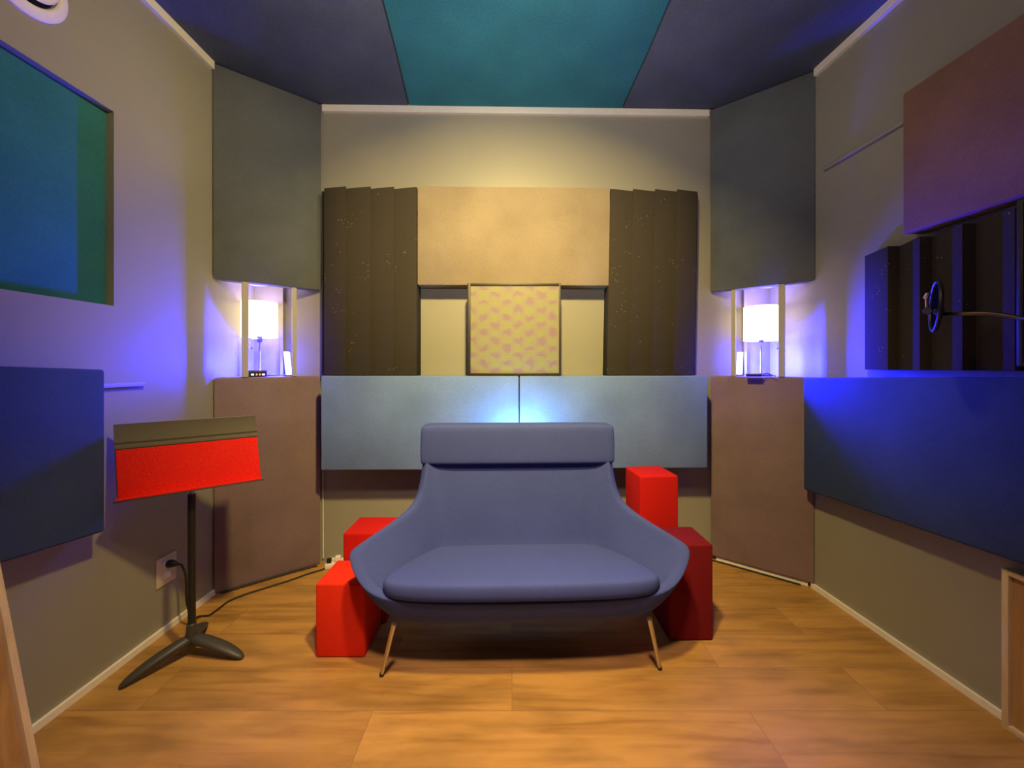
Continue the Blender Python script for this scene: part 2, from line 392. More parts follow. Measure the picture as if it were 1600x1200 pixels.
# ------------------------------------------------------------------ corner traps, frames, posts
def corner(side):
    s = -1 if side == 'left' else 1
    if s < 0:
        a, b = A, B; cor = Vector((XL, YB(XL)))
        a2 = Vector((XL+0.003, a.y+0.075)); b2 = Vector((b.x-0.065, YB(b.x-0.065)-0.003))
    else:
        a, b = D, C; cor = Vector((XR(2.24), YB(1.51)))
        a2 = Vector((XR(a.y+0.075)-0.003, a.y+0.075)); b2 = Vector((b.x+0.065, YB(b.x+0.065)-0.003))
    t = (b-a).normalized(); n = Vector((-t.y, t.x)) if s < 0 else Vector((t.y, -t.x))
    if n.dot(cor-a) < 0: n = -n
    z_low = 1.0625; z_up = 1.546
    up = finish('acoustic_panel', prism([a, b, b2, a2], z_up, 2.600), M['grey'], bevel=0.007)
    tag(up, 'charcoal grey fabric panel across the upper %s corner above the lamp' % side, 'acoustic panel', 'upper corner panels')
    lo = finish('acoustic_panel', prism([a+t*0.002, b-t*0.002, b2, a2], 0.0 if s < 0 else 0.022, z_low), M['mauve'], bevel=0.010, bevel_seg=3)
    tag(lo, 'brown taupe fabric panel across the lower %s corner, from floor to lamp shelf' % side, 'acoustic panel', 'lower corner panels')
    # frame: shelf, top board and posts
    root = thing('lamp_shelf', (cor.x, cor.y, 0), 'cream wooden post frame and shelf in %s corner around the lit lamp' % side, 'shelf', 'corner lamp shelves')
    inn = 0.004
    g = lambda p: p+(Vector((0, 1.0))-p).normalized()*inn
    shelf = [g(a2), g(b2), g(cor)]
    finish('shelf', prism(shelf, z_low-0.016, z_low), M['post'], root, smooth=False)
    finish('top_board', prism(shelf, 1.572, 1.588), M['white'], root, smooth=False)
    # white base board carrying the lower panel
    if s > 0: struct(finish('baseboard_corner', prism([a+n*0.012+t*0.03, b+n*0.012-t*0.03, b+n*0.03-t*0.03, a+n*0.03+t*0.03], 0.0, 0.022), M['white'], smooth=False))
    def on_ray(px, p):
        r = (px-800)/FPX          # a.x + s t.x + p n.x = r (a.y + s t.y + p n.y)
        q = (r*(a.y+p*n.y)-a.x-p*n.x)/(t.x-r*t.y)
        return a+t*q+n*p
    def post(px, w, p):
        c = on_ray(px, p); h = w/2
        return finish('post', prism([c-t*h-n*0.012, c+t*h-n*0.012, c+t*h+n*0.012, c-t*h+n*0.012], z_low, z_up), M['post'], root, smooth=False, bevel=0.0015)
    if s < 0: post(383, 0.028, 0.009); post(459.5, 0.021, 0.013)
    else: post(1221.5, 0.028, 0.009); post(1146.5, 0.021, 0.013)
    rx = (441-800)/FPX if s < 0 else (1164-800)/FPX
    yb = 2.17 if s < 0 else 2.222
    cx = rx*yb
    finish('post', box(cx-0.008, cx+0.008, YB(cx)-0.022, YB(cx)-0.002, z_low, 1.572), M['rail'], root, smooth=False)
    # light bar
    bx = on_ray(451.5 if s < 0 else 1155, 0.094)
    lb = thing('light_bar', (bx.x, bx.y, z_low), 'glowing blue light bar standing beside the lamp in %s corner' % side, 'light', 'blue light bars')
    tilt = 0.012*(-1 if s < 0 else 0.3)
    dz0, dz1 = z_low+0.008, z_low+0.135
    def bar(p0, p1, hw, hd, z0, z1, tl):
        lo4 = [Vector((bx.x, bx.y, 0)).to_2d()+Vector(t)*i*hw+Vector(n)*j for i, j in ((-1, p0), (1, p0), (1, p1), (-1, p1))]
        q = bmesh.new()
        f = [q.verts.new((p.x, p.y, z0)) for p in lo4]; h = [q.verts.new((p.x+tl, p.y, z1)) for p in lo4]
        q.faces.new(f[::-1]); q.faces.new(h)
        for i in range(4): q.faces.new((f[i], f[(i+1) % 4], h[(i+1) % 4], h[i]))
        return q
    finish('diffuser', bar(-0.012, 0.010, 0.014, 0, dz0, dz1, tilt), M['led'], lb, bevel=0.003)
    finish('housing', bar(0.0105, 0.020, 0.0155, 0, z_low+0.002, dz1+0.003, tilt), M['plastic'], lb, bevel=0.002)
    finish('foot', box(bx.x-0.022, bx.x+0.022, bx.y-0.016, bx.y+0.022, z_low, z_low+0.006), M['black'], lb, bevel=0.002)
    # table lamp
    lp = P(405.5, 572, 2.092) if s < 0 else P(1189.5, 572, 2.125)
    lx, ly = lp.x, lp.y
    lamp = thing('table_lamp', (lx, ly, z_low), 'lit table lamp with white drum shade on the %s corner shelf' % side, 'lamp', 'corner table lamps')
    finish('base', lathe([(0, 0), (0.050, 0), (0.052, 0.004), (0.050, 0.009), (0.018, 0.013), (0.006, 0.018), (0, 0.018)], (lx, ly, z_low), 32), M['stand'], lamp)
    finish('stem', tube([(lx, ly, z_low+0.016), (lx, ly, z_low+0.20)], 0.0042, 12), M['steel'], lamp)
    finish('socket', lathe([(0, 0.185), (0.011, 0.186), (0.013, 0.195), (0.013, 0.225), (0.009, 0.235), (0, 0.236)], (lx, ly, z_low), 20), M['stand'], lamp)
    r0 = 0.086; zb, zt = z_low+0.212, z_low+0.402
    if s > 0: zb, zt = z_low+0.196, z_low+0.384
    sh = finish('lamp_shade', lathe([(r0, zb-z_low), (r0*0.985, zt-z_low), (r0*0.985-0.002, zt-z_low), (r0-0.002, zb-z_low), (r0, zb-z_low)], (lx, ly, z_low), 48), M['shade'], lamp)
    finish('bulb', lathe([(0, 0.232), (0.012, 0.236), (0.014, 0.25), (0.027, 0.285), (0.022, 0.312), (0, 0.322)], (lx, ly, z_low), 20), M['shade'], lamp)
    chx = lx+(-0.016 if s < 0 else 0.062)
    bmch = tube([(lx, ly-0.012, z_low+0.205), (lx+(chx-lx)*0.7, ly-0.03, z_low+0.203), (chx, ly-0.04, z_low+0.198), (chx, ly-0.04, z_low+0.155)], 0.0011, 6)
    lathe([(0, 0.144), (0.004, 0.147), (0.003, 0.157), (0, 0.158)], (chx, ly-0.04, z_low), 10, bmch)
    finish('pull_chain', bmch, M['chrome'], lamp)
    # bulb light
    L = bpy.data.lights.new('lamp_bulb_light', 'POINT'); L.energy = 0.45; L.color = (1.0, 0.64, 0.30); L.shadow_soft_size = 0.028
    lo_ = bpy.data.objects.new('lamp_bulb_light', L); COL.objects.link(lo_); lo_.location = (lx, ly, z_low+0.345)
    return a, b, t, n, on_ray, z_low

a, b, t, n, ray, ZL = corner('left')
# small controller box in front of the left lamp
c = P(402, 572, 2.012)
root = thing('controller_box', (c.x, c.y, ZL), 'small black controller box with tiny lit digits before the left lamp', 'controller')
hw = 0.042
tv = Vector((t.x, t.y, 0)); nv = Vector((n.x, n.y, 0)); c0 = Vector((c.x, c.y, 0))
def obox(c0, u, v, w, d, z0, z1):
    return prism([(c0-u*w-v*d).to_2d(), (c0+u*w-v*d).to_2d(), (c0+u*w+v*d).to_2d(), (c0-u*w+v*d).to_2d()], z0, z1)
finish('case', obox(c0, tv, nv, hw, 0.014, ZL, ZL+0.034), M['black'], root, bevel=0.003)
for k, (off, mt) in enumerate(((-0.022, 'led_white'), (-0.004, 'led_red'), (0.010, 'led_red'), (0.026, 'led_white'))):
    finish('indicator', obox(c0+tv*off-nv*0.0150, tv, nv, 0.006 if mt == 'led_white' else 0.003, 0.0006, ZL+0.008, ZL+0.016), M[mt], root, smooth=False)
cb = [Vector((c.x, c.y, 0))+tv*0.045+nv*0.002+Vector((0, 0, ZL+0.006)), c0+tv*0.08+nv*0.012+Vector((0, 0, ZL+0.004)), c0+tv*0.12+nv*0.03+Vector((0, 0, ZL+0.005)), c0+tv*0.14+nv*0.05+Vector((0, 0, ZL+0.004))]
tag(finish('cable', tube(spline(cb), 0.003, 8), M['rubber']), 'thin dark cable from controller box to left corner light bar', 'cable')

a, b, t, n, ray, ZL = corner('right')
c = P(1178, 572, 2.05); c0 = Vector((c.x, c.y, 0)); tv = Vector((t.x, t.y, 0)); nv = Vector((n.x, n.y, 0))
root = thing('power_adapter', (c.x, c.y, ZL), 'flat black power adapter lying before the right corner lamp', 'adapter')
finish('case', obox(c0, tv, nv, 0.036, 0.014, ZL, ZL+0.016), M['black'], root, bevel=0.004)
cb = [c0-tv*0.036+Vector((0, 0, ZL+0.006)), c0-tv*0.055+nv*0.012+Vector((0, 0, ZL+0.018)), c0-tv*0.075+nv*0.02+Vector((0, 0, ZL+0.010)), c0-tv*0.095+nv*0.01+Vector((0, 0, ZL+0.004))]
finish('cord', tube(spline(cb), 0.0028, 8), M['rubber'], root)

# ------------------------------------------------------------------ back wall panels
def yo(x): return 0.02*x       # the back wall runs slightly askew
def back_panel(name, px0, px1, py0, py1, d, mat, label, group=None, bevel=0.008, wallgap=0.002):
    x0, x1 = PX(px0, d), PX(px1, d); z1, z0 = PZ(py0, d), PZ(py1, d)
    o = finish(name, prism([(x0, d+yo(x0)), (x1, d+yo(x1)), (x1, YB(x1)-wallgap), (x0, YB(x0)-wallgap)], z0, z1), mat, bevel=bevel)
    return tag(o, label, 'acoustic panel', group)
back_panel('wall_panel', 504, 810.6, 587.5, 733.5, 2.06, M['blue'], 'pale slate blue fabric panel on back wall, left of the seam', 'slate blue back wall panels')
back_panel('wall_panel', 811.8, 1109, 587.5, 733, 2.06, M['blue'], 'pale slate blue fabric panel on back wall, right of the seam', 'slate blue back wall panels')
back_panel('wall_panel', 652.5, 954.5, 291.5, 446, 2.115, M['tan'], 'tan fabric panel high on the back wall between two dark foam panels')

def back_foam(px_edges, thick_right, base_px, label, shear):
    dthick, dthin, dbase = 2.108, 2.136, 2.172
    zt, zb = PZ(293, dthick), 1.0685
    pts = []
    fr = []
    for i in range(4):
        x0p, x1p = px_edges[i], px_edges[i+1]
        d0, d1 = (dthin, dthick) if thick_right else (dthick, dthin)
        fr.append((PX(x0p, d0), d0)); fr.append((PX(x1p, d1), d1))
    if thick_right: poly = [(PX(base_px, dbase), dbase), (fr[0][0], dbase)]+fr
    else: poly = fr+[(fr[-1][0], dbase), (PX(base_px, dbase), dbase)]
    poly = [(x, y+yo(x)) for x, y in poly]
    xr_, xl_ = poly[-1][0], poly[0][0]
    poly += [(xr_, YB(xr_)-0.002), (xl_, YB(xl_)-0.002)]
    bm = prism(poly, zb, zt)
    if shear:
        for v in bm.verts: v.co.x += (v.co.z-zt)*shear
    o = finish('foam_panel', bm, M['foam'], bevel=0.0025, bevel_seg=2)
    tag(o, label, 'acoustic foam', 'wedge foam panels')
back_foam([509, 543, 581, 617, 651.5], True, 505, 'dark ridged foam panel on back wall left of the tan panel', 0.0)
back_foam([955, 990, 1025, 1060, 1093], False, 1094, 'dark ridged foam panel on back wall right of the tan panel', 0.02)

# framed mesh screen standing on the blue panels
d = 2.068
root = thing('mesh_screen', (PX(803, d), d+0.02, PZ(587, 2.06)), 'square mesh screen in dark frame leaning below the tan panel', 'screen')
x0, x1 = PX(730, d), PX(876.5, d); z0, z1 = PZ(587, 2.06)+0.001, PZ(442.5, d)
fw = 0.018; dep = 0.034
finish('frame_side', box(x0, x0+fw, d, d+dep, z0, z1), M['frame'], root, bevel=0.002)
finish('frame_side', box(x1-fw*0.6, x1, d, d+dep, z0, z1), M['frame'], root, bevel=0.002)
finish('frame_rail', box(x0+fw, x1-fw*0.6, d, d+dep, z0, z0+0.013), M['frame'], root, bevel=0.002)
finish('frame_rail', box(x0+fw, x1-fw*0.6, d, d+dep, z1-0.014, z1), M['frame'], root, bevel=0.002)
finish('screen', box(x0+fw, x1-fw*0.6, d+0.004, d+0.010, z0+0.013, z1-0.014), M['screen'], root, smooth=False)

# ------------------------------------------------------------------ left wall items
# teal panel set into the window opening
o = finish('recessed_panel', box(XL-0.11, XL-0.027, RY0+0.001, RY1-0.001, RZ0+0.001, RZ1-0.001), M['recess'], smooth=False)
tag(o, 'teal fabric panel set into the recess in the left wall', 'acoustic panel')
# lower blue panel, hung a touch off level
xf = XL+0.082
y1, y0 = 1.302*(xf/-1.377), 0.25
def ltop(y): return 1.1185+(1.107-1.1185)*(y-1.033)/(1.30-1.033)
def lbot(y): return 0.584+(0.556-0.584)*(y-1.033)/(1.30-1.033)
fr = [Vector((xf, y0, lbot(y0))), Vector((xf, y1, lbot(y1))), Vector((xf, y1, ltop(y1))), Vector((xf, y0, ltop(y0)))]
bk = [Vector((XL+0.002, p.y, p.z)) for p in fr]
tag(finish('wall_panel', hexa(fr, bk), M['royal'], bevel=0.010, bevel_seg=3), 'blue fabric panel on the left wall behind the music stand', 'acoustic panel')
# rail on the left wall
o = finish('wall_rail', box(XL, XL+0.016, 0.4, 1.518, 1.040, 1.056), M['rail'], bevel=0.001)
tag(o, 'thin grey rail on the left wall beside the blue panel', 'rail')
# rail on the right wall
def rwall(y0, y1, z0, z1, th, off=0.0):
    return prism([(XR(y0)-th-off, y0), (XR(y1)-th-off, y1), (XR(y1)-off, y1), (XR(y0)-off, y0)], z0, z1)
o = finish('wall_rail', rwall(1.2, 1.868, 2.066, 2.082, 0.014), M['rail'], bevel=0.001)
tag(o, 'thin grey rail high on the right wall left of the brown panel', 'rail')
# round vent
vc = Vector((XL, 1.145, 2.296))
root = thing('air_vent', vc, 'round white air vent high on the left wall', 'vent')
finish('outer_ring', lathe([(0.084, 0.002), (0.084, 0.014), (0.088, 0.018), (0.110, 0.014), (0.118, 0.006), (0.119, 0.0), (0.084, 0.0), (0.084, 0.002)], vc, 48, axis=(1, 0, 0)), M['vent'], root)
finish('duct', lathe([(0, 0.001), (0.083, 0.001), (0.083, 0.004), (0, 0.004)], vc, 32, axis=(1, 0, 0)), M['black'], root)
finish('disc', lathe([(0, 0.016), (0.02, 0.004), (0.02, 0.024), (0.06, 0.020), (0.071, 0.024), (0.074, 0.029), (0.068, 0.034), (0, 0.038)], vc, 48, axis=(1, 0, 0)), M['vent'], root)
# wall socket
yc = 1.465*600/541
zc = PZ(890, yc)
root = thing('wall_outlet', (XL, yc, zc-0.06), 'ivory wall outlet low on left wall with a black plug in it', 'outlet')
finish('cover_plate', box(XL, XL+0.006, yc-0.047, yc+0.047, zc-0.060, zc+0.062), M['plate'], root, bevel=0.003)
for zz in (zc+0.024, zc-0.022):
    finish('socket', box(XL+0.0055, XL+0.0085, yc-0.016, yc+0.016, zz-0.014, zz+0.014), M['plastic'], root, bevel=0.0025)

# power cord from the outlet across the floor to the power strip
yp = yc+0.002; zp = zc+0.024
root = thing('extension_cable', (XL+0.03, yp, 0), 'black power cord from the wall outlet across the floor to the corner', 'cable')
finish('plug', tube([(XL+0.009, yp, zp), (XL+0.022, yp, zp), (XL+0.036, yp, zp-0.001), (XL+0.048, yp+0.003, zp-0.004)], 0.01, 12, radii=[0.015, 0.016, 0.012, 0.006]), M['black'], root)
def FL(px, py, z=0.005):
    d = (CAM_H-z)*FPX/(py-HOR); return Vector((PX(px, d), d, z))
cp = [(XL+0.046, yp+0.003, zp-0.004), (XL+0.064, yp+0.004, zp-0.012), (XL+0.080, yp+0.004, zp-0.06), (XL+0.080, yp+0.008, zp-0.16), (XL+0.090, yp+0.02, 0.045), FL(313, 963), FL(327, 961), FL(343, 950), FL(358, 939), FL(385, 928), FL(420, 917), FL(455, 906), FL(480, 897), FL(500, 891), FL(514, 886)]
finish('cord', tube(spline(cp), 0.0042, 10), M['rubber'], root)
# second cable along the foot of the left trap
tdir = (B-A).normalized(); nrm = Vector((tdir.y, -tdir.x))
cp = [A+tdir*0.03+nrm*0.012, A+tdir*0.10+nrm*0.012, A+tdir*0.22+nrm*0.01, A+tdir*0.34+nrm*0.012, A+tdir*0.46+nrm*0.02]
tag(finish('floor_cable', tube(spline([(p.x, p.y, 0.005) for p in cp]), 0.0045, 10), M['rubber']), 'black cable lying along the foot of the left corner panel', 'cable')
t2 = (D-C).normalized(); n2 = Vector((-t2.y, t2.x))
if n2.y > 0: n2 = -n2
cp = [C+t2*0.0+n2*0.016, C+t2*0.05+n2*0.010, C+t2*0.12+n2*0.008, C+t2*0.3+n2*0.006, C+t2*0.42+n2*0.004]
tag(finish('floor_cable', tube(spline([(p.x, p.y, 0.005) for p in cp]), 0.0045, 10), M['rubber']), 'black cable lying along the foot of the right corner panel', 'cable')
# white power strip near the left trap
ps = FL(522, 886, 0.0)
root = thing('power_strip', (ps.x, ps.y, 0), 'white power strip on the floor behind the front left red box', 'power strip')
u = Vector((0.96, 0.28, 0)); v = Vector((-0.28, 0.96, 0))
finish('body', obox(Vector((ps.x, ps.y, 0))+u*0.03, u, v, 0.075, 0.02, 0, 0.028), M['plastic'], root, bevel=0.005)
finish('plug', obox(Vector((ps.x, ps.y, 0))-u*0.025, u, v, 0.012, 0.012, 0.028, 0.052), M['black'], root, bevel=0.004)
finish('plug', obox(Vector((ps.x, ps.y, 0))+u*0.02, u, v, 0.014, 0.013, 0.028, 0.060), M['plastic'], root, bevel=0.004)
# thin white cable down the back wall beside the left trap
cx = PX(503.5, 2.18)
tag(finish('wall_cable', tube([(cx+0.002, YB(cx)-0.006, 0.565), (cx+0.001, YB(cx)-0.005, 0.40), (cx+0.003, YB(cx)-0.006, 0.2), (cx+0.004, YB(cx)-0.008, 0.026)], 0.003, 8), M['plastic']), 'thin white cable running down the back wall beside the left corner', 'cable')

# ------------------------------------------------------------------ right wall items
# brown panel
def rpanel(y0, y1, zt0, zt1, zb0, zb1, th, mat, name, label, bevel=0.009, bulge=0):
    fr = [Vector((XR(y1)-th, y1, zb1)), Vector((XR(y0)-th, y0, zb0)), Vector((XR(y0)-th, y0, zt0)), Vector((XR(y1)-th, y1, zt1))]
    bk = [Vector((XR(p.y)-0.002, p.y, p.z)) for p in fr]
    return tag(finish(name, hexa(fr, bk), mat, bevel=bevel, bevel_seg=3), label, 'acoustic panel')
rpanel(0.38, 1.444, 2.150, 2.141, 1.620, 1.612, 0.08, M['maroon'], 'wall_panel', 'dark reddish brown fabric panel high on the right wall')
rpanel(0.30, 1.903, 1.115, 1.0615, 0.575, 0.507, 0.08, M['royal'], 'wall_panel', 'long bright blue fabric panel on the right wall below the foam')
# wedge foam on the right wall: thick edge towards the viewer
edges = [1.640, 1.500, 1.388, 1.262, 1.135]
poly = []
for y0, y1 in zip(edges[:-1], edges[1:]):
    poly += [(XR(y0)-0.030, y0), (XR(y1+0.0)-0.074, y1+0.001)]
poly += [(XR(edges[-1])-0.03, edges[-1]-0.0), (XR(edges[-1])-0.002, edges[-1]-0.0), (XR(edges[0])-0.002, edges[0])]
zt = 1.1185+172/600*1.62
o = finish('foam_panel', prism(poly, 1.104, zt+0.005), M['foam'], bevel=0.002)
tag(o, 'dark ridged foam panel on the right wall under the brown panel', 'acoustic foam', 'wedge foam panels')
# mesh screen beyond the foam, standing on the blue panel
root = thing('mesh_screen', (XR(0.9)-0.05, 0.9, 1.12), 'dark framed mesh screen at the right edge behind the pop filter', 'screen')
ya, yb = 0.60, 1.118
zs0, zs1 = 1.118, 1.60
finish('frame_side', rwall(yb-0.014, yb, zs0, zs1, 0.034, 0.06), M['frame'], root, bevel=0.002)
finish('frame_side', rwall(ya, ya+0.014, zs0, zs1, 0.034, 0.06), M['frame'], root, bevel=0.002)
finish('frame_rail', rwall(ya+0.014, yb-0.014, zs0, zs0+0.012, 0.034, 0.06), M['frame'], root, bevel=0.002)
finish('frame_rail', rwall(ya+0.014, yb-0.014, zs1-0.012, zs1, 0.034, 0.06), M['frame'], root, bevel=0.002)
finish('screen', rwall(ya+0.014, yb-0.014, zs0+0.012, zs1-0.012, 0.006, 0.082), M['grey'], root, smooth=False)

# ------------------------------------------------------------------ sofa
SX, SY = 0.033, 1.55
ca, sa = math.cos(math.radians(1.7)), math.sin(math.radians(1.7))
def S(x, y, z):
    "sofa local (x across, y depth, z) -> room, turned a little"
    dx, dy = x, y-SY
    return Vector((SX+dx*ca-dy*sa, SY+dx*sa+dy*ca, z))
rim_out = [(0, 1.318, .300), (.30, 1.322, .300), (.485, 1.342, .306), (.570, 1.368, .335), (.622, 1.405, .395), (.641, 1.428, .432), (.632, 1.455, .438), (.575, 1.525, .460), (.507, 1.62, .487), (.459, 1.68, .522), (.440, 1.715, .585), (.432, 1.75, .69), (.430, 1.80, .81), (.395, 1.815, .83), (.2, 1.815, .83), (0, 1.815, .83)]
base = [(0, 1.375, .198), (.25, 1.375, .198), (.40, 1.385, .198), (.430, 1.40, .20), (.437, 1.42, .20), (.44, 1.45, .20), (.435, 1.48, .20), (.42, 1.53, .20), (.40, 1.60, .20), (.38, 1.65, .20), (.37, 1.68, .20), (.36, 1.70, .20), (.35, 1.71, .20), (.33, 1.715, .20), (.17, 1.725, .20), (0, 1.725, .20)]
rim_in = [(0, 1.352, .304), (.30, 1.355, .304), (.46, 1.370, .309), (.535, 1.392, .336), (.583, 1.422, .394), (.602, 1.443, .430), (.594, 1.470, .438), (.540, 1.535, .462), (.475, 1.61, .49), (.432, 1.655, .525), (.412, 1.685, .59), (.404, 1.71, .69), (.405, 1.75, .81), (.38, 1.762, .83), (.2, 1.762, .83), (0, 1.762, .83)]
inner = [(0, 1.37, .285), (.30, 1.375, .285), (.44, 1.39, .285), (.475, 1.41, .285), (.485, 1.435, .285), (.48, 1.46, .285), (.465, 1.49, .285), (.44, 1.54, .285), (.41, 1.59, .285), (.38, 1.63, .285), (.355, 1.66, .285), (.33, 1.68, .285), (.30, 1.69, .285), (.26, 1.693, .285), (.14, 1.695, .285), (0, 1.695, .285)]
def full(half): return half+[(-x, y, z) for x, y, z in half[-2:0:-1]]
RO, BA, RI, IN = full(rim_out), full(base), full(rim_in), full(inner)
def mixr(a, b, fxy, fz):
    return [(p[0]+(q[0]-p[0])*fxy, p[1]+(q[1]-p[1])*fxy, p[2]+(q[2]-p[2])*fz) for p, q in zip(a, b)]
def shrink(r, f, cy=1.53): return [(x*f, cy+(y-cy)*f, z) for x, y, z in r]
rings = [shrink(BA, 0.5), shrink(BA, 0.93), BA, mixr(BA, RO, 0.30, 0.14), mixr(BA, RO, 0.58, 0.37), mixr(BA, RO, 0.86, 0.74), mixr(BA, RO, 0.97, 0.94), RO, mixr(RO, RI, .5, .5), RI, mixr(RI, IN, 0.12, 0.12), mixr(RI, IN, 0.50, 0.46), mixr(RI, IN, 0.88, 0.80), IN, shrink(IN, 0.6)]
# tops of the rim get a soft crown
rings[8] = [(x, y, z+0.008) for x, y, z in rings[8]]
sofa = thing('loveseat', S(0, SY, 0), 'indigo blue upholstered loveseat with flared arms on slim steel legs', 'sofa')
bm = loft([[S(*p) for p in r] for r in rings])
finish('shell', bm, M['sofa'], sofa, subsurf=2, angle=180)
# seat cushion
half = [(0, 1.297), (.25, 1.300), (.40, 1.312), (.475, 1.335), (.502, 1.372), (.492, 1.42), (.468, 1.50), (.432, 1.58), (.395, 1.65), (.365, 1.695), (.32, 1.715), (.17, 1.72), (0, 1.72)]
def seat_ring(f, zoff, cy=1.50):
    r = []
    for x, y in half:
        X, Y = x*f[0], cy+(y-cy)*f[1]
        z = 0.372-(Y-1.30)*0.125 + zoff
        r.append((X, Y, z))
    return r+[(-x, y, z) for x, y, z in r[-2:0:-1]]
rg = [seat_ring((.6, .6), -.062), seat_ring((.93, .92), -.061), seat_ring((.985, .975), -.052), seat_ring((1, 1), -.035), seat_ring((1, 1), -.012), seat_ring((.985, .98), 0.002), seat_ring((.95, .93), .008), seat_ring((.75, .72), .012), seat_ring((.4, .4), .014)]
finish('seat_cushion', loft([[S(*p) for p in r] for r in rg]), M['sofa'], sofa, subsurf=2, angle=180)
# welt seam around the seat cushion
sr = seat_ring((1.001, 1.001), -.024); sr = [S(*p) for p in sr]
# headrest roll
hb = bmesh.new()
def head_ring(z, y0, y1, hw, r=0.018):
    pts = []
    for (cx_, cy_, a0) in ((hw-r, y0+r, -90), (hw-r, y1-r, 0), (-hw+r, y1-r, 90), (-hw+r, y0+r, 180)):
        for k in range(4):
            an = math.radians(a0+30*k); pts.append((cx_+r*math.cos(an), cy_+r*math.sin(an), z))
    return pts
hr = []
for z, i in ((.678, .010), (.682, .002), (.70, 0), (.77, 0), (.83, .001), (.846, .005), (.853, .014)):
    f = (z-.678)/.175
    hr.append([S(*p) for p in head_ring(z, 1.712+0.006*f+i, 1.835+0.0*f-i, .4385-i)])
finish('headrest', loft(hr), M['sofa'], sofa, subsurf=1, angle=180)
for sx in (-1, 1):
    finish('leg', tube([S(sx*.452, 1.36, .215), S(sx*.508, 1.402, .006)], .008, 14, radii=[.0095, .0065]), M['steel'], sofa)
    q = finish('leg', tube([S(sx*.36, 1.66, .215), S(sx*.40, 1.69, .006)], .008, 14, radii=[.0095, .0065]), M['steel'], sofa)
for lg in [o for o in sofa.children if o.name.startswith('leg')]:
    me = lg.data; lowz = min((v.co.z for v in me.vertices))
    pts = [v.co for v in me.vertices if v.co.z < lowz+0.006]
    cc = sum(pts, Vector())/len(pts)+world_loc(lg)
    finish('foot_cap', lathe([(0, 0), (.0085, 0), (.009, .004), (.0075, .012), (0, .012)], (cc.x, cc.y, 0), 14), M['black'], lg)

# ------------------------------------------------------------------ felt boxes
def felt_box(cx_, cy_, w, dpt, h, ang, mat, label):
    c_, s_ = math.cos(ang), math.sin(ang)
    pl = [(cx_+x*c_-y*s_, cy_+x*s_+y*c_) for x, y in ((-w/2, -dpt/2), (w/2, -dpt/2), (w/2, dpt/2), (-w/2, dpt/2))]
    o = finish('felt_box', prism(pl, 0, h), M[mat], bevel=0.008, bevel_seg=3)
    return tag(o, label, 'stool', 'red felt boxes around the loveseat')
felt_box(-.659, 1.564, .190, .184, .283, 0, 'orange_red', 'low bright red felt box in front at the left arm of the loveseat')
felt_box(-.640, 1.760, .190, .184, .392, 0, 'red', 'red felt box behind the left arm, mostly hidden by the loveseat')
felt_box(.684, 1.893, .186, .186, .602, math.radians(5), 'red', 'tallest bright red felt box, behind the right arm of the loveseat')
felt_box(.728, 1.652, .180, .180, .391, math.radians(1), 'shaded_red', 'dark red felt box, deepened in colour for shade, beside the right arm of the loveseat')

# ------------------------------------------------------------------ music stand
MC = Vector((-1.236, 1.482, 0))
ms = thing('music_stand', MC, 'black music stand with red felt across its tilted desk', 'music stand')
hub = lathe([(0, .050), (.020, .052), (.022, .075), (.018, .10), (.0155, .125), (.012, .128), (0, .128)], MC, 24)
finish('hub', hub, M['stand'], ms)
for tip in ((-1.359, 1.326), (-1.026, 1.466), (-1.322, 1.653)):
    tv3 = Vector((tip[0], tip[1], 0)); dr = (tv3-MC).normalized(); Lg = (tv3-MC).length
    sd = Vector((-dr.y, dr.x, 0))
    rings_ = []
    for f, zc_, hw_, hh in ((0.0, .066, .020, .020), (.12, .066, .024, .020), (.3, .060, .026, .017), (.5, .050, .026, .0155), (.7, .036, .024, .0145), (.88, .020, .019, .0125), (.97, .010, .013, .009), (1.0, .007, .007, .006)):
        cc = MC+dr*Lg*f+Vector((0, 0, zc_))
        rings_.append([cc+sd*math.cos(2*math.pi*k/14)*hw_+Vector((0, 0, 1))*math.sin(2*math.pi*k/14)*hh for k in range(14)])
    finish('leg', loft(rings_), M['stand'], ms, subsurf=1)
finish('tube', tube([MC+Vector((0, 0, .12)), MC+Vector((0, 0, .625))], .0125, 20), M['black'], ms)
finish('inner_rod', tube([MC+Vector((0, 0, .60)), MC+Vector((0, 0, .75))], .0075, 16), M['steel'], ms)
yaw = math.radians(38.5)
du = Vector((math.cos(yaw), math.sin(yaw), 0))
dn = Vector((math.sin(yaw), -math.cos(yaw), 0))      # facing the viewer
tilt_ = Vector((0, 0, .262))-dn*0.052-du*0.016; Ld = tilt_.length; dv = tilt_.normalized(); df = du.cross(dv)
if df.dot(dn) < 0: df = -df
DC = Vector((-1.211, 1.470, .648))
HW = .212
def desk_pt(u_, v_, w_): return DC+du*u_+dv*v_+df*w_
def desk_box(u0, u1, v0, v1, w0, w1):
    return hexa([desk_pt(u0, v0, w1), desk_pt(u1, v0, w1), desk_pt(u1, v1, w1), desk_pt(u0, v1, w1)], [desk_pt(u0, v0, w0), desk_pt(u1, v0, w0), desk_pt(u1, v1, w0), desk_pt(u0, v1, w0)])
desk = finish('desk', desk_box(-HW, HW, 0, Ld, -.0025, 0), M['desk'], ms, bevel=0.001)
